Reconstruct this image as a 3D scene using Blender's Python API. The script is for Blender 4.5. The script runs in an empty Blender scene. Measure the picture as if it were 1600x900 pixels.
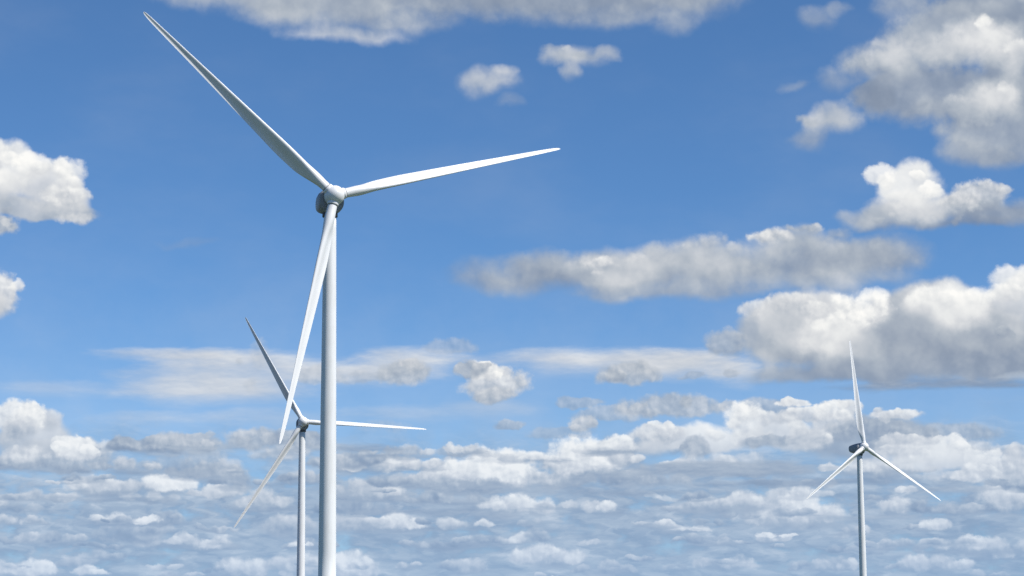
import bpy, bmesh, math, random
from mathutils import Matrix, Vector
R_ = math.radians
S = bpy.context.scene
C = S.collection

# ------------------------------------------------------------------ camera
F = 3422.0 / 1600.0                      # focal length in picture widths (phone tele lens)
PITCH = R_(9.15)
ROLL = R_(0.3)                           # the phone was not held quite level
EYE = Vector((0, 0, 1.7))
cam = bpy.data.cameras.new("camera")
cam.sensor_width = 36.0
cam.lens = 36.0 * F
cam.clip_start = 0.5
cam.clip_end = 120000
co = bpy.data.objects.new("camera", cam)
C.objects.link(co)
co.location = EYE
co.rotation_euler = (Matrix.Rotation(math.pi / 2 + PITCH, 3, 'X') @ Matrix.Rotation(-ROLL, 3, 'Z')).to_euler()
S.camera = co

# ------------------------------------------------------------------ light
SUN_EL, SUN_AZ = 49.0, 117.0             # azimuth clockwise from +Y (the viewing direction)
sd = Vector((math.cos(R_(SUN_EL)) * math.sin(R_(SUN_AZ)), math.cos(R_(SUN_EL)) * math.cos(R_(SUN_AZ)), math.sin(R_(SUN_EL))))
sl = bpy.data.lights.new("sun", 'SUN')
sl.energy = 5.0
sl.angle = R_(0.53)
sl.color = (1.0, 0.965, 0.91)
so = bpy.data.objects.new("sun", sl)
C.objects.link(so)
so.location = (0, 0, 300)
so.rotation_euler = (-sd).to_track_quat('-Z', 'Y').to_euler()

S.view_settings.view_transform = 'Standard'
S.view_settings.look = 'None'
S.view_settings.exposure = 0.0
S.view_settings.gamma = 1.0
S.view_settings.use_curve_mapping = False
S.cycles.max_bounces = 6
S.cycles.use_denoising = False
S.cycles.use_adaptive_sampling = True
S.cycles.adaptive_threshold = 0.012
S.cycles.adaptive_min_samples = 16

# ------------------------------------------------------------------ node helpers
class NT:
    def __init__(s, tree):
        s.t = tree
    def n(s, kind, **kw):
        nd = s.t.nodes.new(kind)
        for k, v in kw.items():
            setattr(nd, k, v)
        return nd
    def put(s, sock, v):
        if v is None:
            return
        if isinstance(v, bpy.types.NodeSocket):
            s.t.links.new(v, sock)
        else:
            sock.default_value = v
    def m(s, op, a, b=None, c=None, clamp=False):
        nd = s.n('ShaderNodeMath', operation=op, use_clamp=clamp)
        for i, v in enumerate((a, b, c)):
            s.put(nd.inputs[i], v)
        return nd.outputs[0]
    def vm(s, op, a, b=None, c=None):
        nd = s.n('ShaderNodeVectorMath', operation=op)
        for i, v in enumerate((a, b, c)):
            if v is not None:
                s.put(nd.inputs[i], v)
        return nd.outputs['Value'] if op in ('DOT_PRODUCT', 'LENGTH') else nd.outputs[0]
    def mr(s, v, a, b, c, d, kind='SMOOTHSTEP'):
        nd = s.n('ShaderNodeMapRange', interpolation_type=kind, clamp=(kind == 'LINEAR'))
        for i, x in enumerate((v, a, b, c, d)):
            s.put(nd.inputs[i], x)
        return nd.outputs[0]
    def noise(s, vec, scale, detail=6, rough=0.55, lac=2.0, dist=0.0, dim='3D', turn=False):
        nd = s.n('ShaderNodeTexNoise', noise_dimensions=dim)
        if turn:
            ro = s.n('ShaderNodeVectorRotate', rotation_type='EULER_XYZ')
            s.put(ro.inputs['Vector'], vec)
            ro.inputs['Rotation'].default_value = (0.62, 0.47, 0.55)
            vec = ro.outputs[0]
        s.put(nd.inputs['Vector'], vec)
        nd.inputs['Scale'].default_value = scale
        nd.inputs['Detail'].default_value = detail
        nd.inputs['Roughness'].default_value = rough
        nd.inputs['Lacunarity'].default_value = lac
        nd.inputs['Distortion'].default_value = dist
        return nd
    def mix(s, f, a, b, blend='MIX'):
        nd = s.n('ShaderNodeMix', data_type='RGBA', blend_type=blend)
        s.put(nd.inputs[0], f)
        s.put(nd.inputs[6], a)
        s.put(nd.inputs[7], b)
        return nd.outputs[2]
    def ramp(s, f, stops, kind='LINEAR'):
        nd = s.n('ShaderNodeValToRGB')
        nd.color_ramp.interpolation = kind
        el = nd.color_ramp.elements
        while len(el) < len(stops):
            el.new(0.5)
        for e, (p, c) in zip(el, stops):
            e.position = p
            e.color = (*c, 1)
        s.put(nd.inputs[0], f)
        return nd.outputs[0]

def lin(r, g, b):
    f = lambda c: c / 12.92 if c <= 0.04045 else ((c + 0.055) / 1.055) ** 2.4
    return (f(r / 255), f(g / 255), f(b / 255))

# ------------------------------------------------------------------ sky with its clouds (directions on the celestial sphere)
W = bpy.data.worlds.new("World")
S.world = W
W.use_nodes = True
wt = W.node_tree
for nd in list(wt.nodes):
    wt.nodes.remove(nd)
N = NT(wt)
WS = 0.117
U = 3422.0                                # one unit of the sky chart = 1/3422 rad

tc = N.n('ShaderNodeTexCoord')
dirv = tc.outputs['Generated']
sx = N.n('ShaderNodeSeparateXYZ')
wt.links.new(dirv, sx.inputs[0])
az = N.m('ARCTAN2', sx.outputs[0], sx.outputs[1])
el = N.m('ARCSINE', sx.outputs[2])
cx = N.n('ShaderNodeCombineXYZ')
UAZ = N.m('MULTIPLY', az, U)
wt.links.new(UAZ, cx.inputs[0])
wt.links.new(N.m('MULTIPLY', el, U), cx.inputs[1])
P = cx.outputs[0]
EL = N.m('MULTIPLY', el, U)

def chart(px, py):
    """chart position of the direction seen at a place of the 1600x900 frame"""
    x, y = (px - 800) / 3422.0, (450 - py) / 3422.0
    x, y = x * math.cos(ROLL) + y * math.sin(ROLL), y * math.cos(ROLL) - x * math.sin(ROLL)
    d = Vector((x, math.cos(PITCH) - y * math.sin(PITCH), math.sin(PITCH) + y * math.cos(PITCH))).normalized()
    return math.atan2(d.x, d.y) * U, math.asin(d.z) * U

def warp(scale, amp, detail, rough):
    c = N.noise(P, scale, detail, rough, turn=True).outputs['Color']
    o = N.vm('SUBTRACT', c, (0.5, 0.5, 0.5))
    return N.vm('MULTIPLY_ADD', o, (amp, amp * 0.8, 0.0), P)

PA = warp(1 / 80, 60, 4, 0.5)             # slow warp for big clouds
PB = warp(1 / 36, 32, 5, 0.55)             # small warp for small clouds
def stretch(v, x, y):
    return N.vm('MULTIPLY', v, (x, y, 1.0))
PCs = stretch(P, 0.26, 1.0)
cC = N.noise(PCs, 1 / 26, 5, 0.6).outputs['Color']
PC = N.vm('MULTIPLY_ADD', N.vm('SUBTRACT', cC, (0.5, 0.5, 0.5)), (120.0, 20.0, 0.0), P)   # streaks

def fbm(vec, scale, detail, rough):
    return N.m('MULTIPLY_ADD', N.noise(vec, scale, detail, rough, turn=True).outputs['Fac'], 2.0, -1.0)
def shifted(v, dx, dy):
    return N.vm('ADD', v, (dx, dy, 0.0))
def heads(vec, scale, detail):
    """rounded heads with creases between them"""
    nd = N.n('ShaderNodeTexVoronoi', voronoi_dimensions='2D', feature='F1', normalize=True)
    N.put(nd.inputs['Vector'], vec)
    nd.inputs['Scale'].default_value = scale
    nd.inputs['Detail'].default_value = detail
    nd.inputs['Roughness'].default_value = 0.42
    nd.inputs['Lacunarity'].default_value = 2.3
    return N.m('MULTIPLY_ADD', nd.outputs['Distance'], -1.0, 0.45)
def lumpy(vec, size, detail, k, rough=0.5, fd=4):
    return N.m('MULTIPLY_ADD', heads(vec, 1 / size, detail), k, fbm(vec, 1 / (size * 1.6), fd, rough))
QA = warp(1 / 30, 14, 4, 0.55)
QB = warp(1 / 13, 7, 3, 0.55)
nA = lumpy(QA, 62, 2, 0.75, 0.62, 7)
eA = N.m('SUBTRACT', lumpy(QA, 62, 2, 0.85), lumpy(shifted(QA, 11, 12), 62, 2, 0.85))
nB = lumpy(QB, 22, 1.5, 0.75, 0.62, 6)
eB = N.m('SUBTRACT', lumpy(QB, 22, 1.5, 0.85), lumpy(shifted(QB, 4.4, 5), 22, 1.5, 0.85))
nC = fbm(PCs, 1 / 22, 6, 0.6)
nC2 = fbm(stretch(shifted(P, 3.0, 3.5), 0.26, 1.0), 1 / 22, 6, 0.6)
eC = N.m('SUBTRACT', nC, nC2)
def xy(v):
    nd = N.n('ShaderNodeSeparateXYZ')
    wt.links.new(v, nd.inputs[0])
    return nd.outputs[0], nd.outputs[1]
SETS = {'A': (*xy(PA), nA, eA), 'B': (*xy(PB), nB, eB), 'C': (*xy(PC), nC, eC)}

state = {'L': None, 'A': None}
def lay(alpha, L):
    """put one veil of cloud (cover alpha, brightness L) over what is there already"""
    la = N.m('MULTIPLY', alpha, L)
    if state['A'] is None:
        state['L'], state['A'] = la, alpha
        return
    inv = N.m('SUBTRACT', 1.0, alpha)
    state['L'] = N.m('MULTIPLY_ADD', state['L'], inv, la)
    state['A'] = N.m('MULTIPLY_ADD', state['A'], inv, alpha)

# one lobe of cloud as a node group
LG = bpy.data.node_groups.new("cloud_lobe", 'ShaderNodeTree')
for nm, ty in (("X", 'NodeSocketFloat'), ("Y", 'NodeSocketFloat'), ("Noise", 'NodeSocketFloat'), ("Emboss", 'NodeSocketFloat'), ("X scale", 'NodeSocketFloat'), ("X shift", 'NodeSocketFloat'), ("Y scale", 'NodeSocketFloat'), ("Y shift", 'NodeSocketFloat'),
                ("Mid", 'NodeSocketFloat'), ("Half", 'NodeSocketFloat'), ("Cover", 'NodeSocketFloat'), ("Soft", 'NodeSocketFloat'), ("Ragged", 'NodeSocketFloat'),
               ("Flat", 'NodeSocketFloat'), ("Relief", 'NodeSocketFloat'), ("Mottle", 'NodeSocketFloat'), ("L", 'NodeSocketFloat'), ("A", 'NodeSocketFloat')):
    LG.interface.new_socket(nm, in_out='INPUT', socket_type=ty)
for nm in ("L", "A"):
    LG.interface.new_socket(nm, in_out='OUTPUT', socket_type='NodeSocketFloat')
def build_lobe_group():
    G = NT(LG)
    gi = G.n('NodeGroupInput')
    I = gi.outputs
    x = G.m('MULTIPLY_ADD', I["X"], I["X scale"], I["X shift"])
    y = G.m('MULTIPLY_ADD', I["Y"], I["Y scale"], I["Y shift"])
    r2 = G.m('MULTIPLY_ADD', x, x, G.m('MULTIPLY', y, y))
    mn = G.m('MINIMUM', y, 0.0)
    r2 = G.m('MULTIPLY_ADD', G.m('MULTIPLY', mn, mn), I["Flat"], r2)
    f = G.m('SUBTRACT', G.m('MULTIPLY_ADD', I["Noise"], I["Ragged"], 1.0), r2)
    so_ = G.m('MULTIPLY_ADD', mn, G.m('MULTIPLY', I["Soft"], -1.2), I["Soft"])   # softer below
    a = G.mr(f, 0.0, so_, 0.0, I["Cover"])
    L = G.m('MULTIPLY_ADD', y, I["Half"], I["Mid"])
    L = G.m('MULTIPLY_ADD', I["Emboss"], I["Relief"], L)
    L = G.m('MULTIPLY_ADD', I["Noise"], I["Mottle"], L)
    la = G.m('MULTIPLY', a, L)
    inv = G.m('SUBTRACT', 1.0, a)
    go = G.n('NodeGroupOutput')
    LG.links.new(G.m('MULTIPLY_ADD', I["L"], inv, la), go.inputs["L"])
    LG.links.new(G.m('MULTIPLY_ADD', I["A"], inv, a), go.inputs["A"])
build_lobe_group()

LOBES = []
WOB = {'A': (27, 22), 'B': (17, 14), 'C': (60, 11)}
def lobe(px, py, rx, ry, top, bot=None, op=1.0, soft=0.5, amp=0.5, kb=1.0, s='A', e=0.2, tn=0.10):
    if bot is None:
        bot = top - 0.08
    u, v = chart(px, py)
    g = math.sqrt(1 + 1.2 * amp)
    LOBES.append(dict(u=u, v=v, rx=rx, ry=ry, hx=rx * g + WOB[s][0], hy=ry * g + WOB[s][1], s=s, par=(("Mid", (top + bot) / 2), ("Half", (top - bot) / 2),
                 ("Cover", op), ("Soft", soft), ("Ragged", amp), ("Flat", kb), ("Relief", e), ("Mottle", tn))))

TILE_IN = [k + q for k in 'ABC' for q in ('x', 'y', 'n', 'e')] + ['L', 'A']
def tile_group(lobes):
    """one patch of sky: its lobes laid one over the other"""
    T = bpy.data.node_groups.new("sky_patch", 'ShaderNodeTree')
    for nm in TILE_IN:
        T.interface.new_socket(nm, in_out='INPUT', socket_type='NodeSocketFloat')
    for nm in ("L", "A"):
        T.interface.new_socket(nm, in_out='OUTPUT', socket_type='NodeSocketFloat')
    gi = T.nodes.new('NodeGroupInput')
    L, A_ = gi.outputs['L'], gi.outputs['A']
    eps = 2e-6 * (NT_LEAVES[0] + 1)       # keeps equal lobes of two patches apart, so that each patch is worked out alone
    for b in lobes:
        g = T.nodes.new('ShaderNodeGroup')
        g.node_tree = LG
        I = g.inputs
        for k, x in (("X scale", 1 / b['rx']), ("X shift", -b['u'] / b['rx'] + eps), ("Y scale", 1 / b['ry']), ("Y shift", -b['v'] / b['ry'] + eps)) + b['par']:
            I[k].default_value = x * (1 + eps) if k == 'Ragged' else x
        for k, x in (("X", 'x'), ("Y", 'y'), ("Noise", 'n'), ("Emboss", 'e')):
            T.links.new(gi.outputs[b['s'] + x], I[k])
        T.links.new(L, I['L'])
        T.links.new(A_, I['A'])
        L, A_ = g.outputs['L'], g.outputs['A']
    go = T.nodes.new('NodeGroupOutput')
    T.links.new(L, go.inputs['L'])
    T.links.new(A_, go.inputs['A'])
    return T

random.seed(4)
# --- thin grey-blue deck towards the horizon, all round
thin = fbm(stretch(P, 0.5, 1.0), 1 / 170, 5, 0.55)          # faint unevenness of the open sky
lay(N.mr(thin, -0.2, 0.7, 0.0, 0.10), N.m('MULTIPLY_ADD', nC, 0.03, 0.80))
veil = N.mr(N.m('MULTIPLY_ADD', nA, 90.0, EL), 620.0, 200.0, 0.0, 0.26)
lay(veil, N.m('MULTIPLY_ADD', nC, 0.05, 0.82))
deck = N.mr(N.m('MULTIPLY_ADD', nA, 60.0, EL), 380.0, 210.0, 0.0, 1.0)
PD = N.vm('MULTIPLY', PC, (0.42, 1.0, 1.0))
nD = fbm(PD, 1 / 30, 4, 0.5)
nD2 = fbm(shifted(PD, 3.0, 5.0), 1 / 30, 4, 0.5)
dn = N.m('MULTIPLY_ADD', nD, 0.9, N.m('MULTIPLY', nB, 0.3))
lay(N.m('MULTIPLY', deck, N.mr(N.m('ADD', dn, N.mr(EL, 380.0, 180.0, 0.0, 0.5, 'LINEAR')), -0.25, 0.5, 0.0, 0.92)),
    N.m('MULTIPLY_ADD', N.m('SUBTRACT', nD, nD2), 0.3, N.m('MULTIPLY_ADD', nD, 0.16, 0.665)))
# --- streaky high veil
for a in [(300,592,150,34),(400,598,140,42),(990,572,220,30),(620,578,110,30)]:
    lobe(*a, 0.83, 0.79, op=0.55, soft=1.3, amp=0.4, kb=0, s='C', e=0.05, tn=0.04)
for a in [(300,556,170,17),(390,572,210,30),(330,612,180,30),(560,585,150,26),(640,560,120,22),(950,562,260,24),(1070,572,140,32),(1150,585,60,28)]:
    lobe(*a, 0.86, 0.80, op=0.82, soft=1.2, amp=0.4, kb=0, s='C', e=0.06, tn=0.04)
for a in [(90,608,130,20),(430,655,150,22),(250,655,150,18),(620,650,120,20),(760,640,120,20)]:
    lobe(*a, 0.84, 0.80, op=0.34, soft=1.3, amp=0.5, kb=0, s='C', e=0.06, tn=0.04)
# --- far puffs of the deck: flat grey bodies with bright heads
def heap(x, yb, w, h, b, op=0.92):
    """a far cumulus: dark flat base at height yb, a row of heads of unequal size standing on it"""
    lobe(x + w * 0.08, yb + h * 0.12, w * 1.25, h * 0.55, 0.70, 0.60, op=op * 0.8, soft=1.0, amp=0.6, kb=1.0, s='C', e=0.10)
    n = max(2, min(4, int(w / 13)))
    hs = []
    for i in range(n):
        t = (i + random.uniform(0.15, 0.85)) / n * 2 - 1
        r = h * random.uniform(0.5, 1.0) * (1 - 0.5 * t * t)
        hs.append((r, x + w * t, t))
    for r, px, t in sorted(hs, reverse=True):
        lit = b + 0.04 * t + random.uniform(-0.07, 0.04)
        lobe(px, yb - r * 0.3, r * 0.9 + w / n * random.uniform(0.6, 0.9), r, lit, lit - 0.27, op=op, soft=0.75, amp=0.75, kb=1.6, s='B', e=0.18, tn=0.08)
HEAPS = []
for a in [(15,808,35,12,.9),(40,884,48,20,.95),(140,893,22,9),(280,896,25,9,.85),(380,886,34,20,.9),(465,878,22,24,.85),(550,884,34,22,.93),(635,880,15,9,.85),
          (730,884,28,12,.85),(855,862,45,26,.85),(1130,876,38,15,.88),(1450,878,50,15,.85),(1525,846,80,18,.93),(950,885,40,12,.78),(1290,880,50,12,.78),(1000,868,25,8,.8),
          (335,846,26,12,.9),(260,842,42,13,.88),(455,822,24,20,.85),(560,818,32,14,.9),(625,816,34,15,.95),(720,816,38,12,.9),(1210,833,28,7,.95),(1025,816,26,8,.9),(1330,828,30,9,.82),(1440,820,30,8,.8),
          (60,840,60,10,.76),(150,850,40,9,.76),(480,850,40,9,.78),(690,848,50,9,.76),(790,842,30,8,.76),(1110,842,50,10,.76),(1400,848,50,9,.76),
          (190,806,40,16,1.0),(345,766,38,13,.93),(415,778,40,20,.88),(780,784,26,24,.93),(845,790,8,18,.9),(940,790,14,14,.93),(1235,792,66,34,.9),(1160,780,40,18,.86),(1400,790,18,15,.88),(1585,770,28,32,.9),(690,776,50,12,.78),(60,775,60,10,.8),
          (580,775,50,10,.76),(1090,790,40,10,.76),(1490,790,60,12,.76),
          (145,757,36,15,.9),(250,752,42,20,.97),(320,735,50,15,.82),(200,725,40,14,.8),(595,722,42,17,.97),(650,724,30,11,.9),(540,725,20,14,.88),(700,745,20,26,.86),(640,750,50,14,.78),(480,745,40,10,.78),
          (760,724,46,36,.98),(800,740,28,26,.88),(860,745,60,18,.8),(830,712,40,12,.92),(905,716,46,30,.96),(935,700,26,12,.98),(980,712,18,18,.9),(1010,745,60,16,.78),(725,700,30,10,.9)]:
    HEAPS.append((a[0], a[1] + a[3] * 0.6, a[2] * 1.2, a[3] * 1.5, (a[4] if len(a) > 4 else .95) + .06, .96))
# more of them between, of every size, smaller and closer together towards the horizon
for i in range(150):
    k = random.random() ** 0.8
    y = 905 - 205 * k
    x = -200 + (i * 0.618034 % 1.0) * 2000 + random.uniform(-40, 40)
    z = min(2.0, math.exp(random.gauss(0, 0.45)))
    w = 34 * z * (0.5 + 0.7 * k)
    h = 15 * z ** 0.7 * random.uniform(0.75, 1.3) * (0.6 + 0.6 * k)
    HEAPS.append((x, y, w, h, random.choice([.78, .82, .88, .94, 1.0]), random.uniform(.45, .95)))
for a in sorted(HEAPS, key=lambda q: -q[1]):
    heap(*a)
# --- flat grey undersides crossing the deck
for a in [(1250,756,190,9,.60),(1120,738,150,8,.66),(880,770,90,9,.63),(70,735,90,9,.62),(1480,765,90,9,.68),(560,700,120,9,.66),(330,700,130,10,.68),(160,780,110,7,.66),(700,800,130,7,.65),(1000,770,90,7,.64),(1350,810,120,7,.68)]:
    lobe(a[0], a[1], a[2], a[3], a[4] + .03, a[4] - .03, op=0.75, soft=1.0, amp=0.5, kb=0, s='C', e=0.15)
# --- left and middle cumulus above the deck
def body(x, y, rx, ry, t, b, n=None, **k):
    """a heap of cloud: its mass and, over it, rounded heads lit from the upper right"""
    kw = dict(op=0.92, soft=0.6, amp=0.6, kb=0.6, s='A', e=None, tn=0.08)
    kw.update(k)
    if kw['e'] is None:
        kw['e'] = {'A': 0.11, 'B': 0.17, 'C': 0.12}[kw['s']]
    if n is None:
        n = 0 if kw['s'] == 'C' or kw['kb'] == 0 or kw['op'] < 0.75 else max(2, min(6, int(rx * ry / 900) + 1))
    lobe(x, y, rx, ry, t - (0.05 if n else 0), b, **kw)
    hs = []
    for i in range(n):
        th = R_(random.uniform(5, 175) if i % 3 else random.uniform(-20, 200))
        d = random.uniform(0.35, 0.92)
        r = ry * random.uniform(0.26, 0.5)
        r = max(r, 7.0)
        px, py = x + rx * math.cos(th) * d, y - ry * math.sin(th) * d
        lit = t - 0.02 + 0.07 * math.cos(th - R_(55)) * d + random.uniform(-0.05, 0.04)
        hs.append((py, px, r * random.uniform(1.1, 1.7), r, lit, lit + (b - t) * 0.9))
    for py, px, r1, r2, l1, l2 in sorted(hs):
        sn = 'B' if r2 < 26 else kw['s']
        lobe(px, py, r1, r2, l1, l2, op=kw['op'] * 0.85, soft=kw['soft'] * 1.1, amp=0.65, kb=0.3, s=sn, e=kw['e'], tn=0.06)
for a in [(400,690,52,24,.84,.64),(300,690,50,15,.78,.68),(470,690,60,20,.78,.68),(230,692,50,14,.78,.68)]:
    body(*a, s='B', kb=1.5)
# leftmost cumulus with bright head
body(85,722,95,28,.80,.64, s='B', kb=2)
body(52,690,64,46,.88,.70)
body(28,655,46,34,1.02,.80, s='B', soft=.5)
body(30,675,30,20,.82,.74, s='B', soft=1.0)
body(124,706,36,26,1.02,.78, s='B', soft=.5)
body(40,712,40,18,.93,.8, s='B', soft=1.0)
# small lone puffs over the streaks
body(404,558,20,34,.76,.70, s='B', op=.6, soft=1.4, amp=1.0, n=0)
body(394,600,14,16,.74,.68, s='B', op=.45, soft=1.4, amp=1.0, n=0)
body(372,566,8,8,.74,.68, s='B', op=.4, soft=1.4, n=0)
body(600,668,50,14,.80,.72, s='B', op=.5, soft=1.3, n=0)
for a in [(632,588,46,30,.77,.68,.85),(560,592,40,14,.74,.68,.4),(500,590,48,20,.75,.68,.5),(705,546,46,18,.74,.70,.4),(985,588,56,25,.77,.67,.85),(1080,588,22,8,.72,.67,.5),(1140,586,16,10,.74,.67,.5),(905,631,44,13,.73,.67,.6),(793,666,32,13,.74,.64,.7),
          (1050,640,100,28,.79,.68,.85),(960,650,80,18,.75,.68,.6),(1200,645,60,25,.72,.62,.7),(880,680,60,14,.74,.64,.5)]:
    body(*a[:6], op=a[6], s='B', kb=2.0)
body(775,604,62,36,.92,.72, s='B', kb=1.5)
body(772,620,40,16,.86,.68, s='B')
body(760,584,30,17,1.0,.84, s='B', soft=.5)
body(735,580,30,18,.76,.70, s='B', op=.9)
body(908,668,27,22,.90,.70, s='B', kb=2)
# broad bright bank right of centre
body(1120,735,190,18,.72,.62, s='C', op=.85)
body(1360,690,120,40,.74,.62, op=.9)
body(1480,680,90,22,.74,.64, op=.7, s='B')
body(1090,692,115,32,.98,.74, kb=1.5)
body(1165,665,38,38,1.02,.82, s='B')
body(1225,680,60,36,.98,.74, kb=1.2)
body(1030,680,46,20,.94,.78, s='B')
body(1085,702,28,22,.74,.68, s='B', op=.85)
body(1200,692,48,14,.72,.67, s='B', op=.8)
body(1255,652,55,16,.97,.76, s='B', soft=.5)
body(1310,640,40,18,1.02,.80, s='B', soft=.45)
body(1300,664,40,22,.92,.74, s='B')
body(1265,690,40,22,.92,.74, s='B')
body(1240,632,30,8,.98,.85, s='B')
body(1398,648,50,12,.99,.76, s='B', soft=.6)
body(1360,672,70,18,.74,.66, s='B', op=.8)
body(1470,722,100,38,.99,.80, kb=2.0)
body(1410,704,50,26,.97,.8, s='B')
body(1540,742,50,20,.94,.76, s='B', kb=2)
body(1590,735,26,34,.88,.72, s='B')
body(1420,690,60,12,.9,.76, s='B', op=.8)
# big right cumulus, long flat grey base
body(1400,535,250,82,.74,.60, soft=.5, amp=.4, op=1.0, kb=1.2, n=0)
body(1450,580,220,36,.66,.58, soft=.8, kb=1.5, n=0)
body(1290,588,130,28,.66,.60, soft=.9, kb=2, n=0)
body(1560,555,110,52,.68,.60, n=1)
body(1200,528,72,54,.84,.66, n=4)
body(1270,508,88,56,.90,.72, n=4)
body(1590,478,72,60,1.0,.74, n=3)
body(1462,492,95,56,.84,.66, n=3)
body(1540,525,70,40,.78,.64, n=2)
body(1225,515,40,26,.80,.70, soft=1.3, n=1)
body(1348,490,52,42,1.04,.88, s='B', soft=.9, n=4)
body(1312,538,72,50,1.0,.78, soft=1.2, n=3)
body(1300,580,40,30,.84,.68, soft=1.4, n=0)
body(1478,490,74,50,1.05,.82, soft=.9, n=4)
body(1440,520,40,30,.86,.70, soft=1.3, n=1)
body(1400,535,80,56,.74,.63, soft=.9, n=0)
body(1400,578,190,28,.67,.60, soft=1.0, op=.9, n=0)
body(1590,590,50,12,.78,.70, soft=1.3, op=.7, n=0)
body(1480,602,210,14,.61,.57, soft=1.0, s='C', op=.8)
# long grey cloud across the middle right
body(1000,432,280,42,.71,.62, soft=.9, amp=.4, n=0)
body(1290,415,170,48,.71,.63, soft=.9, amp=.4, n=0)
body(800,437,115,44,.69,.61, soft=1.1, op=.85, amp=.5, n=0)
body(760,448,60,26,.67,.61, soft=1.3, op=.7, amp=.6)
body(820,415,56,28,.72,.64, soft=1.2, op=.74, amp=.7)
body(1350,405,120,44,.70,.63, soft=1.2, op=.85, amp=.7, n=2)
body(962,425,112,44,.83,.66, soft=1.0, n=2)
body(1105,415,130,44,.83,.68, soft=1.0, n=3)
body(1240,388,90,38,.86,.70, soft=1.0, n=3)
body(930,415,46,20,.90,.76, s='B', soft=1.2)
body(960,440,60,20,.86,.74, soft=1.3, n=1)
body(1200,372,36,18,.94,.8, s='B', soft=1.0)
body(1260,358,26,10,.84,.76, s='B', soft=1.2)
body(1050,460,200,22,.71,.65, soft=1.1, op=.85, n=0)
body(1250,440,200,30,.73,.66, soft=1.1, op=.74, n=0)
# bright cumulus with dark tail
body(1470,350,170,16,.64,.58, soft=1.1, op=.85)
body(1435,335,118,34,.82,.66, soft=.9, kb=1.5)
body(1420,296,62,46,1.03,.82, s='A', soft=.6)
body(1445,325,62,36,.96,.78, soft=.9)
body(1350,342,50,24,.80,.68, soft=1.0)
body(1530,310,52,30,.90,.70, s='B')
body(1555,333,95,30,.66,.58, soft=.9, n=0)
body(1500,320,40,24,.88,.70, s='B', soft=.9, n=1)
# ragged cloud in the upper right corner
body(1280,32,38,22,.74,.66, op=.5, soft=1.5, amp=1.1)
body(1310,14,24,14,.72,.66, op=.4, soft=1.5, amp=1.1)
body(1240,132,26,11,.68,.64, op=.35, soft=1.4, amp=.9)
body(1310,130,40,30,.70,.64, op=.5, soft=1.4, amp=.9)
body(1420,10,70,36,.72,.66, soft=1.2, op=.7, amp=.8)
body(1560,10,120,50,.70,.66, n=1)
body(1520,60,150,70,.74,.64, n=1)
body(1385,105,80,50,.76,.65, soft=1.2, amp=.9, n=2)
body(1470,150,150,62,.70,.63, amp=.8, n=1)
body(1570,190,105,84,.69,.62, amp=.8, n=1)
body(1590,110,60,120,.68,.63, n=1)
body(1420,95,74,44,.86,.72, soft=1.3, op=.85, n=2)
body(1535,72,84,50,1.02,.82, soft=1.0, amp=.5, n=2)
body(1480,92,50,30,.86,.74, soft=1.2, n=1)
body(1590,100,30,40,.84,.72, soft=1.2, n=0)
body(1545,158,66,46,.96,.76, soft=1.1, n=2)
body(1480,170,60,26,.77,.68, soft=1.3, n=1)
body(1510,240,50,30,.70,.64, soft=1.3, op=.8, n=0)
body(1570,245,60,26,.64,.60, soft=1.1, n=0)
body(1295,192,48,36,.86,.70, soft=1.1, amp=.8, n=2)
body(1268,222,34,28,.68,.62, soft=1.4, op=.7, amp=.8)
# left cumulus, cut by the picture's edge
body(-10,352,40,20,.78,.68, s='B')
body(60,332,110,24,.78,.68, kb=2)
body(15,268,50,48,1.02,.84, soft=.6)
body(70,298,60,48,.94,.76, soft=.7)
body(100,318,46,36,.92,.76, soft=.8)
body(118,340,40,12,.84,.74, s='B', soft=.9, n=0)
body(108,312,30,24,.94,.78, s='B', soft=.7, n=1)
body(-40,300,70,60,.9,.7)
body(2,466,30,46,.94,.68, s='B')
body(-45,475,50,50,.9,.68)
# small ragged clouds below the top cloud
body(290,380,60,12,.66,.64, op=.22, soft=1.4)
body(760,130,58,32,.80,.68, op=.72, soft=1.4, amp=.75)
body(752,138,44,26,.84,.70, op=.6, soft=1.5, amp=1.0)
body(785,112,22,18,.84,.74, op=.7, soft=1.4, amp=1.0)
body(800,165,26,14,.70,.66, op=.28, soft=1.4, amp=.9)
body(905,96,60,26,.80,.70, op=.65, soft=1.3, amp=.8)
body(880,95,46,22,.84,.74, op=.8, soft=1.2, amp=1.0)
body(895,122,20,20,.78,.70, op=.7, soft=1.4, amp=1.0)
body(858,82,20,10,.76,.72, op=.6, soft=1.3, amp=1.0)
body(925,92,30,9,.68,.64, op=.45, soft=1.4, amp=1.0)
body(955,86,24,17,.78,.70, op=.7, soft=1.2, amp=1.0)
# grey cloud along the top
body(300,0,100,26,.76,.70, soft=1.3, op=.75, n=0)
body(400,5,120,44,.74,.72, soft=1.1, op=.85, n=1)
body(900,-6,220,66,.67,.64, soft=.8, n=2)
body(700,-14,230,70,.64,.62, soft=.8, n=2)
body(1050,0,120,62,.70,.67, soft=1.0, n=2)
body(1052,46,50,26,.72,.68, soft=1.3, op=.65)
body(530,12,180,62,.66,.74, soft=.9, n=2)
body(545,58,120,20,.76,.84, soft=1.3, op=.8, n=0)
body(640,40,90,24,.68,.72, soft=1.3, op=.7)
body(970,30,120,26,.68,.70, soft=1.3, op=.7)
body(760,-70,460,75,.66,.62, soft=.6, n=1)
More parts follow.
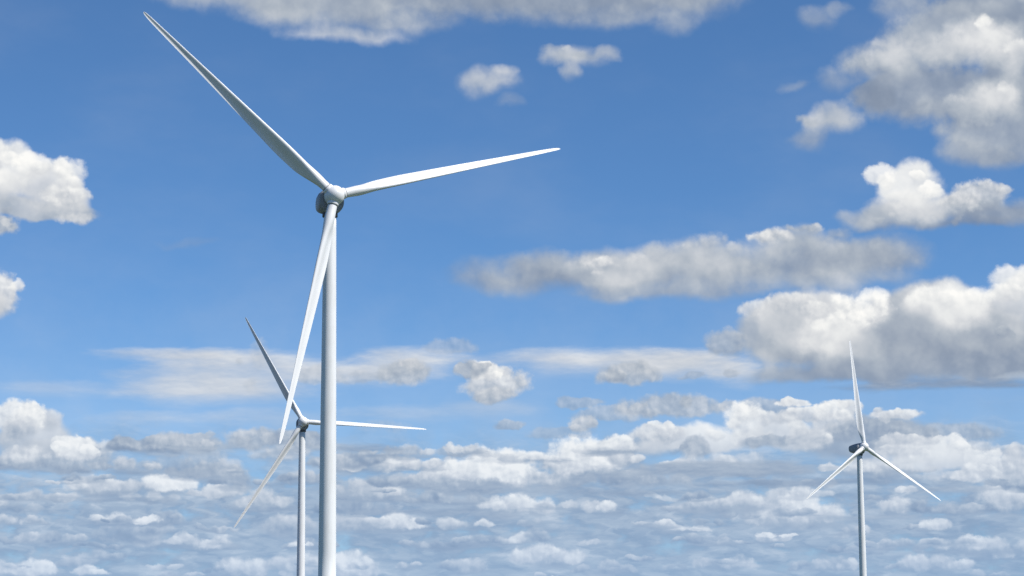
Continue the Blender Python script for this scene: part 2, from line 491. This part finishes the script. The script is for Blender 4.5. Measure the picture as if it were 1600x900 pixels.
# --- scattered clouds on the rest of the sky
for i in range(16):
    x = random.choice([random.uniform(-2600, -150), random.uniform(1800, 4200)])
    y = random.uniform(-1500, 560)
    r = random.uniform(90, 240) * (1.0 if y > -100 else 1.6)
    body(x, y, r, r * random.uniform(.25, .42), random.uniform(.8, 1.0), random.uniform(.64, .7), n=1, kb=2.0)
for i in range(4):
    r = random.uniform(200, 420)
    body(random.uniform(-300, 1900), random.uniform(-2600, -350), r, r * random.uniform(.3, .5), random.uniform(.72, .9), random.uniform(.62, .7), n=1, kb=1.0)


# cover and brightness -> colour
sky = N.n('ShaderNodeTexSky', sky_type='NISHITA')
sky.sun_disc = False
sky.sun_elevation = R_(SUN_EL)
sky.sun_rotation = R_(SUN_AZ)
sky.altitude = 3000
sky.air_density = 1.0
sky.dust_density = 0.0
sky.ozone_density = 8.0
skyc = N.mix(1.0, sky.outputs[0], (0.86, 1.02, 1.04, 1), 'MULTIPLY')     # a phone camera's colour response
hz = N.mr(EL, 60.0, 440.0, 0.50, 0.0, 'LINEAR')
slow = N.m('MULTIPLY', fbm(P, 1 / 130, 3, 0.5), 0.10)

FG = bpy.data.node_groups.new("cloud_over_sky", 'ShaderNodeTree')
for nm, ty in (("L", 'NodeSocketFloat'), ("A", 'NodeSocketFloat'), ("Slow", 'NodeSocketFloat'), ("Air", 'NodeSocketFloat'), ("Sky", 'NodeSocketColor')):
    FG.interface.new_socket(nm, in_out='INPUT', socket_type=ty)
FG.interface.new_socket("Sky light", in_out='OUTPUT', socket_type='NodeSocketShader')
def build_final():
    G = NT(FG)
    gi = G.n('NodeGroupInput').outputs
    a = G.m('MINIMUM', gi["A"], 1.0)
    Lq = G.m('ADD', G.m('DIVIDE', gi["L"], G.m('MAXIMUM', gi["A"], 0.001)), gi["Slow"])
    cloud = G.ramp(Lq, [(0.0, lin(92, 104, 130)), (0.50, lin(118, 133, 156)), (0.62, lin(145, 158, 177)),
                        (0.72, lin(176, 185, 196)), (0.84, lin(213, 216, 220)), (0.93, lin(239, 240, 239)), (1.0, lin(255, 254, 250))])
    cloud = G.mix(gi["Air"], cloud, (*lin(148, 186, 228), 1))
    sc_ = G.n('ShaderNodeVectorMath', operation='SCALE')
    FG.links.new(cloud, sc_.inputs[0])
    sc_.inputs['Scale'].default_value = 1.0 / WS
    fin = G.mix(a, gi["Sky"], sc_.outputs[0])
    bg = G.n('ShaderNodeBackground')
    FG.links.new(fin, bg.inputs['Color'])
    bg.inputs['Strength'].default_value = WS
    FG.links.new(bg.outputs[0], G.n('NodeGroupOutput').inputs[0])
build_final()

NT_LEAVES = [0, 0]
def patch(x0, x1, y0, y1, lobes, depth):
    """sky shader of a rectangle of the chart; split in two while many lobes lie in it"""
    if len(lobes) > 40 and depth < 5:
        best = None
        for ax in (0, 1):
            cs = sorted(b['u' if ax == 0 else 'v'] for b in lobes)
            c = cs[len(cs) // 2]
            h = 'hx' if ax == 0 else 'hy'
            k = 'u' if ax == 0 else 'v'
            lo = [b for b in lobes if b[k] - b[h] < c]
            hi = [b for b in lobes if b[k] + b[h] > c]
            sc = max(len(lo), len(hi))
            if best is None or sc < best[0]:
                best = (sc, ax, c, lo, hi)
        sc, ax, c, lo, hi = best
        if sc < len(lobes) * 0.93:
            f = N.m('GREATER_THAN', UAZ if ax == 0 else EL, c)
            if ax == 0:
                a, b = patch(x0, c, y0, y1, lo, depth + 1), patch(c, x1, y0, y1, hi, depth + 1)
            else:
                a, b = patch(x0, x1, y0, c, lo, depth + 1), patch(x0, x1, c, y1, hi, depth + 1)
            m = N.n('ShaderNodeMixShader')
            wt.links.new(f, m.inputs[0])
            wt.links.new(a, m.inputs[1])
            wt.links.new(b, m.inputs[2])
            return m.outputs[0]
    NT_LEAVES[0] += 1
    NT_LEAVES[1] = max(NT_LEAVES[1], len(lobes))
    L, A_ = state['L'], state['A']
    if lobes:
        T = N.n('ShaderNodeGroup')
        T.node_tree = tile_group(lobes)
        used = {b['s'] for b in lobes}
        for k in used:
            for q, sck in zip(('x', 'y', 'n', 'e'), SETS[k]):
                wt.links.new(sck, T.inputs[k + q])
        wt.links.new(L, T.inputs['L'])
        wt.links.new(A_, T.inputs['A'])
        L, A_ = T.outputs['L'], T.outputs['A']
    f = N.n('ShaderNodeGroup')
    f.node_tree = FG
    for k, x in (("L", L), ("A", A_), ("Slow", slow), ("Air", hz), ("Sky", skyc)):
        wt.links.new(x, f.inputs[k])
    return f.outputs[0]

out = N.n('ShaderNodeOutputWorld')
wt.links.new(patch(-1e5, 1e5, -1e5, 1e5, LOBES, 0), out.inputs[0])
print("lobes", len(LOBES), "patches", NT_LEAVES)
W.cycles.sampling_method = 'MANUAL'
W.cycles.sample_map_resolution = 256

# ------------------------------------------------------------------ materials
def paint_mat(name, base, rough, streak=0.05):
    m = bpy.data.materials.new(name)
    m.use_nodes = True
    t = NT(m.node_tree)
    b = m.node_tree.nodes['Principled BSDF']
    tcn = t.n('ShaderNodeTexCoord')
    st = t.vm('MULTIPLY', tcn.outputs['Object'], (1.0, 1.0, 0.12))
    n1 = t.noise(st, 1.1, 5, 0.6).outputs['Fac']
    n2 = t.noise(tcn.outputs['Object'], 0.25, 4, 0.6).outputs['Fac']
    f = t.mr(t.m('MULTIPLY_ADD', n2, 0.5, n1), 0.55, 1.0, 0.0, 1.0)
    dark = tuple(c * (1 - streak * 2.2) for c in base)
    c = t.mix(f, (*base, 1), (dark[0], dark[1] * 0.99, dark[2] * 0.97, 1))
    m.node_tree.links.new(c, b.inputs['Base Color'])
    m.node_tree.links.new(t.mr(n1, 0.3, 0.8, rough, rough + 0.12, 'LINEAR'), b.inputs['Roughness'])
    return m
M_TOWER = paint_mat("tower_paint", (0.82, 0.825, 0.82), 0.42, 0.04)
M_BLADE = paint_mat("blade_gelcoat", (0.84, 0.84, 0.835), 0.36, 0.035)
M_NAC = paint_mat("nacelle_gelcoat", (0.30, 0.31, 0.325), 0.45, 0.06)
M_DARK = paint_mat("dark_rubber_seal", (0.12, 0.122, 0.128), 0.6, 0.1)
M_CONC = paint_mat("concrete", (0.34, 0.33, 0.31), 0.85, 0.1)

def ground_mat():
    m = bpy.data.materials.new("farmland")
    m.use_nodes = True
    t = NT(m.node_tree)
    b = m.node_tree.nodes['Principled BSDF']
    tcn = t.n('ShaderNodeTexCoord')
    v = t.n('ShaderNodeTexVoronoi', distance='CHEBYCHEV')
    v.inputs['Scale'].default_value = 1 / 420.0
    m.node_tree.links.new(tcn.outputs['Object'], v.inputs['Vector'])
    sp = t.n('ShaderNodeSeparateXYZ')
    m.node_tree.links.new(v.outputs['Color'], sp.inputs[0])
    field = t.ramp(sp.outputs[0], [(0.0, (0.035, 0.06, 0.02)), (0.35, (0.05, 0.08, 0.025)), (0.6, (0.11, 0.095, 0.045)), (0.8, (0.08, 0.062, 0.04)), (1.0, (0.06, 0.10, 0.03))], 'CONSTANT')
    n = t.noise(tcn.outputs['Object'], 0.6, 6, 0.65).outputs['Fac']
    c = t.mix(t.mr(n, 0.3, 0.75, 0.0, 0.5), field, (0.035, 0.055, 0.02, 1))
    m.node_tree.links.new(c, b.inputs['Base Color'])
    b.inputs['Roughness'].default_value = 0.95
    return m
M_GROUND = ground_mat()

# ------------------------------------------------------------------ mesh helpers
def obj(name, bm, mat, parent=None, smooth=True):
    bmesh.ops.recalc_face_normals(bm, faces=bm.faces)
    me = bpy.data.meshes.new(name)
    bm.to_mesh(me)
    bm.free()
    if smooth:
        for p in me.polygons:
            p.use_smooth = True
    me.materials.append(mat)
    o = bpy.data.objects.new(name, me)
    C.objects.link(o)
    if parent:
        o.parent = parent
    return o

def loft(bm, rings, cap0=True, cap1=True):
    vs = [[bm.verts.new(p) for p in r] for r in rings]
    n = len(rings[0])
    for a, b in zip(vs, vs[1:]):
        for i in range(n):
            j = (i + 1) % n
            bm.faces.new((a[i], a[j], b[j], b[i]))
    if cap0:
        bm.faces.new(vs[0])
    if cap1:
        bm.faces.new(vs[-1])

def circle(r, z, n=64):
    return [(r * math.cos(2 * math.pi * i / n), r * math.sin(2 * math.pi * i / n), z) for i in range(n)]

def lerp(x, pts):
    if x <= pts[0][0]:
        return pts[0][1]
    for (a, va), (b, vb) in zip(pts, pts[1:]):
        if x <= b:
            t = (x - a) / (b - a)
            t = t * t * (3 - 2 * t) if False else t
            return va + (vb - va) * t
    return pts[-1][1]

def smoothpts(x, pts):
    """monotone-ish cubic through the points"""
    if x <= pts[0][0]:
        return pts[0][1]
    if x >= pts[-1][0]:
        return pts[-1][1]
    k = max(i for i in range(len(pts) - 1) if pts[i][0] <= x)
    def sl_(i):
        if i <= 0 or i >= len(pts) - 1:
            return 0.0
        d0 = (pts[i][1] - pts[i - 1][1]) / (pts[i][0] - pts[i - 1][0])
        d1 = (pts[i + 1][1] - pts[i][1]) / (pts[i + 1][0] - pts[i][0])
        return 0.0 if d0 * d1 <= 0 else 2 * d0 * d1 / (d0 + d1)
    x0, y0 = pts[k]
    x1, y1 = pts[k + 1]
    h = x1 - x0
    t = (x - x0) / h
    return ((2 * t**3 - 3 * t**2 + 1) * y0 + (t**3 - 2 * t**2 + t) * h * sl_(k) + (-2 * t**3 + 3 * t**2) * y1 + (t**3 - t**2) * h * sl_(k + 1))

# ------------------------------------------------------------------ the ground
bm = bmesh.new()
rings = [circle(r, 0.0, 96) for r in (60000, 9000, 1500, 250, 40)]
loft(bm, rings, cap0=False, cap1=True)
g = obj("ground", bm, M_GROUND, smooth=False)
g['kind'] = 'structure'

# ------------------------------------------------------------------ the wind turbines
HUB_H = 94.0
OVER = 3.5
TILT = R_(7.8)
BLADE = 55.0

def blade_mesh():
    bm = bmesh.new()
    chord = [(1.9, 2.0), (3.2, 2.02), (6.0, 2.6), (10.5, 3.3), (14, 3.35), (20, 2.95), (30, 2.25), (40, 1.6), (48, 1.15), (52.5, 0.86), (54.2, 0.62), (54.8, 0.36), (55.0, 0.08)]
    thick = [(1.9, 1.0), (3.2, 0.985), (6.0, 0.66), (10.5, 0.40), (16, 0.30), (26, 0.24), (40, 0.19), (55, 0.16)]
    twist = [(1.9, 22.0), (7, 21.0), (12, 18.0), (18, 14.0), (28, 9.0), (40, 4.5), (55, 0.0)]
    stations = [1.9, 2.4, 3.0, 3.6, 4.4, 5.2, 6, 7, 8, 9, 10, 11, 12.5, 14, 16, 18, 20.5, 23, 26, 29, 32, 35, 38, 41, 44, 46.5, 48.5, 50.5, 52, 53.2, 54, 54.5, 54.8, 54.95, 55.0]
    n = 48
    rings = []
    for r in stations:
        c = smoothpts(r, chord)
        tc_ = smoothpts(r, thick)
        be = R_(smoothpts(r, twist) + PITCH_B)
        w = min(1.0, max(0.0, (r - 2.6) / 7.0))
        w = w * w * (3 - 2 * w)                     # 0 round root, 1 airfoil
        pts = []
        for i in range(n):
            a = 2 * math.pi * i / n
            xs = 0.5 * (1 + math.cos(a))            # 1 at the trailing edge
            up = math.sin(a)                        # >0 suction side
            s = 1 if up >= 0 else -1
            th = 5 * tc_ * (0.2969 * math.sqrt(max(xs, 0)) - 0.1260 * xs - 0.3516 * xs**2 + 0.2843 * xs**3 - 0.1030 * xs**4)
            camber = 0.10 * math.sin(math.pi * xs**1.5) * (1 if s > 0 else 1.15)
            ax = 0.3 - xs
            ay = s * th + camber
            cxp = 0.5 * (-math.cos(a))
            cyp = 0.5 * math.sin(a)
            x = (cxp * (1 - w) + ax * w) * c
            y = (cyp * (1 - w) + ay * w) * c
            x += 0.0
            pts.append((x * math.cos(be) + y * math.sin(be), -x * math.sin(be) + y * math.cos(be), r))
        rings.append(pts)
    loft(bm, rings)
    return bm
PITCH_B = 14.0

def hub_bm():
    # local Z points upwind along the rotor axis, X along the first blade's zero direction
    bm = bmesh.new()
    prof = [(-1.75, 1.7), (-1.6, 1.86), (-1.2, 1.98), (-0.5, 2.08), (0.2, 2.08), (0.8, 1.95), (1.35, 1.66), (1.8, 1.25), (2.1, 0.8), (2.25, 0.38), (2.3, 0.06)]
    loft(bm, [circle(r, z, 48) for z, r in prof])
    for k in range(3):
        a = 2 * math.pi * k / 3
        M = Matrix.Rotation(a, 4, 'Z') @ Matrix.Rotation(math.pi / 2, 4, 'Y')
        rr = [[M @ Vector(p) for p in circle(r, z, 40)] for z, r in ((1.2, 1.26), (2.05, 1.2), (2.28, 1.16), (2.32, 1.08))]
        loft(bm, rr)
    return bm

def collar_bm():
    bm = bmesh.new()
    n = 40
    prof = [(0.98, 2.33), (1.06, 2.33), (1.06, 2.42), (0.98, 2.42)]
    vs = [[bm.verts.new(p) for p in circle(r, z, n)] for r, z in prof]
    for k in range(4):
        a, b = vs[k], vs[(k + 1) % 4]
        for i in range(n):
            j = (i + 1) % n
            bm.faces.new((a[i], a[j], b[j], b[i]))
    return bm

def sup(w, h, y, zc, e, n=48):
    """rounded-rectangle ring across the nacelle axis (local Y = downwind)"""
    pts = []
    for i in range(n):
        a = 2 * math.pi * i / n
        ca, sa = math.cos(a), math.sin(a)
        pts.append((w * math.copysign(abs(ca) ** (2 / e), ca), y, zc + h * math.copysign(abs(sa) ** (2 / e), sa)))
    return pts

def nacelle_bm():
    # local origin at the tower top centre line at hub height; local -Y upwind
    bm = bmesh.new()
    rings = [sup(1.6, 1.6, -1.72, -0.15, 2.0), sup(2.35, 2.3, -1.70, -0.25, 2.0), sup(2.62, 2.6, -1.55, -0.3, 2.05), sup(2.72, 2.72, -1.2, -0.32, 2.15), sup(2.7, 2.7, -0.2, -0.3, 2.5),
             sup(2.5, 2.5, 1.5, -0.25, 3.2), sup(2.1, 2.1, 3.6, -0.05, 3.6), sup(1.75, 1.7, 5.2, 0.1, 3.4), sup(1.4, 1.35, 5.9, 0.15, 3.0), sup(0.9, 0.85, 6.2, 0.15, 2.8)]
    loft(bm, rings)
    return bm

def box(bm, x0, x1, y0, y1, z0, z1, bev=0.0):
    vs = [bm.verts.new((x, y, z)) for x in (x0, x1) for y in (y0, y1) for z in (z0, z1)]
    fs = [(0, 1, 3, 2), (4, 6, 7, 5), (0, 4, 5, 1), (2, 3, 7, 6), (0, 2, 6, 4), (1, 5, 7, 3)]
    ff = [bm.faces.new([vs[i] for i in f]) for f in fs]
    if bev:
        es = {e for f in ff for e in f.edges}
        bmesh.ops.bevel(bm, geom=list(es), offset=bev, segments=2, affect='EDGES')

def make_turbine():
    root = bpy.data.objects.new("wind_turbine", None)
    root.empty_display_size = 4
    C.objects.link(root)
    root['category'] = 'wind turbine'
    root['group'] = 'white three-bladed wind turbines'
    bm = bmesh.new()
    prof = [(0.0, 2.02), (0.35, 2.02), (0.36, 1.95), (20, 1.82), (45, 1.66), (46.0, 1.655), (70, 1.48), (88, 1.34), (90.4, 1.32)]
    loft(bm, [circle(r, z, 96) for z, r in prof])
    tw = obj("tower", bm, M_TOWER, root)
    bm = bmesh.new()
    loft(bm, [circle(r, z, 64) for z, r in ((90.405, 1.5), (90.45, 1.62), (91.3, 1.62))])
    obj("yaw_bearing", bm, M_DARK, tw)
    bm = bmesh.new()
    loft(bm, [circle(r, z, 64) for z, r in ((-0.6, 4.6), (0.16, 4.6), (0.22, 4.5))])
    obj("foundation", bm, M_CONC, root, smooth=False)
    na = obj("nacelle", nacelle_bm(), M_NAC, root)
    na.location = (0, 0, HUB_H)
    hb = obj("hub", hub_bm(), M_BLADE, root)
    me = None
    for k in range(3):
        if me is None:
            b = obj("blade", blade_mesh(), M_BLADE, root)
            me = b.data
            cl_ = obj("root_collar", collar_bm(), M_DARK, b)
            cme = cl_.data
        else:
            b = bpy.data.objects.new("blade", me)
            C.objects.link(b)
            b.parent = root
            q = bpy.data.objects.new("root_collar", cme)
            C.objects.link(q)
            q.parent = b
    return root

def copy_tree(o, parent=None):
    c = o.copy()
    C.objects.link(c)
    if parent:
        c.parent = parent
    for ch in o.children:
        copy_tree(ch, c)
    return c

def pose(root, x, y, yaw, phase, cones, length, feather, label):
    root.location = (x, y, 0)
    root['label'] = label
    yaw, phase = R_(yaw), R_(phase)
    ct, st = math.cos(TILT), math.sin(TILT)
    a = Vector((math.sin(yaw) * ct, -math.cos(yaw) * ct, st))
    e1 = Vector((math.cos(yaw), math.sin(yaw), 0))
    e2 = e1.cross(a)
    if e2.z < 0:
        e2 = -e2
    hubp = Vector((0, 0, HUB_H)) + a * OVER
    k = 0
    for ch in root.children:
        base = ch.name.split('.')[0]
        if base == 'nacelle':
            ch.matrix_local = Matrix.Translation((0, 0, HUB_H)) @ Matrix.Rotation(yaw, 4, 'Z') @ Matrix.Rotation(-R_(2), 4, 'X')
        elif base == 'hub':
            d = e1 * math.cos(phase) + e2 * math.sin(phase)
            y_ = a.cross(d)
            m3 = Matrix((d, y_, a)).transposed()
            ch.matrix_local = Matrix.Translation(hubp) @ m3.to_4x4()
        elif base == 'blade':
            th = phase + k * 2 * math.pi / 3
            c = R_(cones[k])
            d = e1 * math.cos(th) + e2 * math.sin(th)
            t = e1 * math.sin(th) - e2 * math.cos(th)
            d2 = d * math.cos(c) + a * math.sin(c)
            m3 = Matrix((t, d2.cross(t), d2)).transposed()
            ch.matrix_local = Matrix.Translation(hubp) @ m3.to_4x4() @ Matrix.Rotation(-R_(feather), 4, 'Z') @ Matrix.Diagonal((1, 1, length / BLADE, 1))
            k += 1

t1 = make_turbine()
t2 = copy_tree(t1)
t3 = copy_tree(t1)
pose(t1, -38.45, 455.3, 20.8, 16.2, (-2.4, -1.3, -0.3), 55.4, 6.0, "largest and nearest white wind turbine, its hub high against open blue sky")
pose(t2, -90.1, 935.0, 11.0, -2.8, (-0.5, -5.5, -7.8), 53.4, 15.0, "white wind turbine with one level blade passing behind the largest turbine's tower")
pose(t3, 169.8, 1072.4, 36.5, -28.8, (2.45, 0.88, 2.26), 53.4, 0.0, "small white wind turbine standing apart before low clouds, one blade pointing straight up")
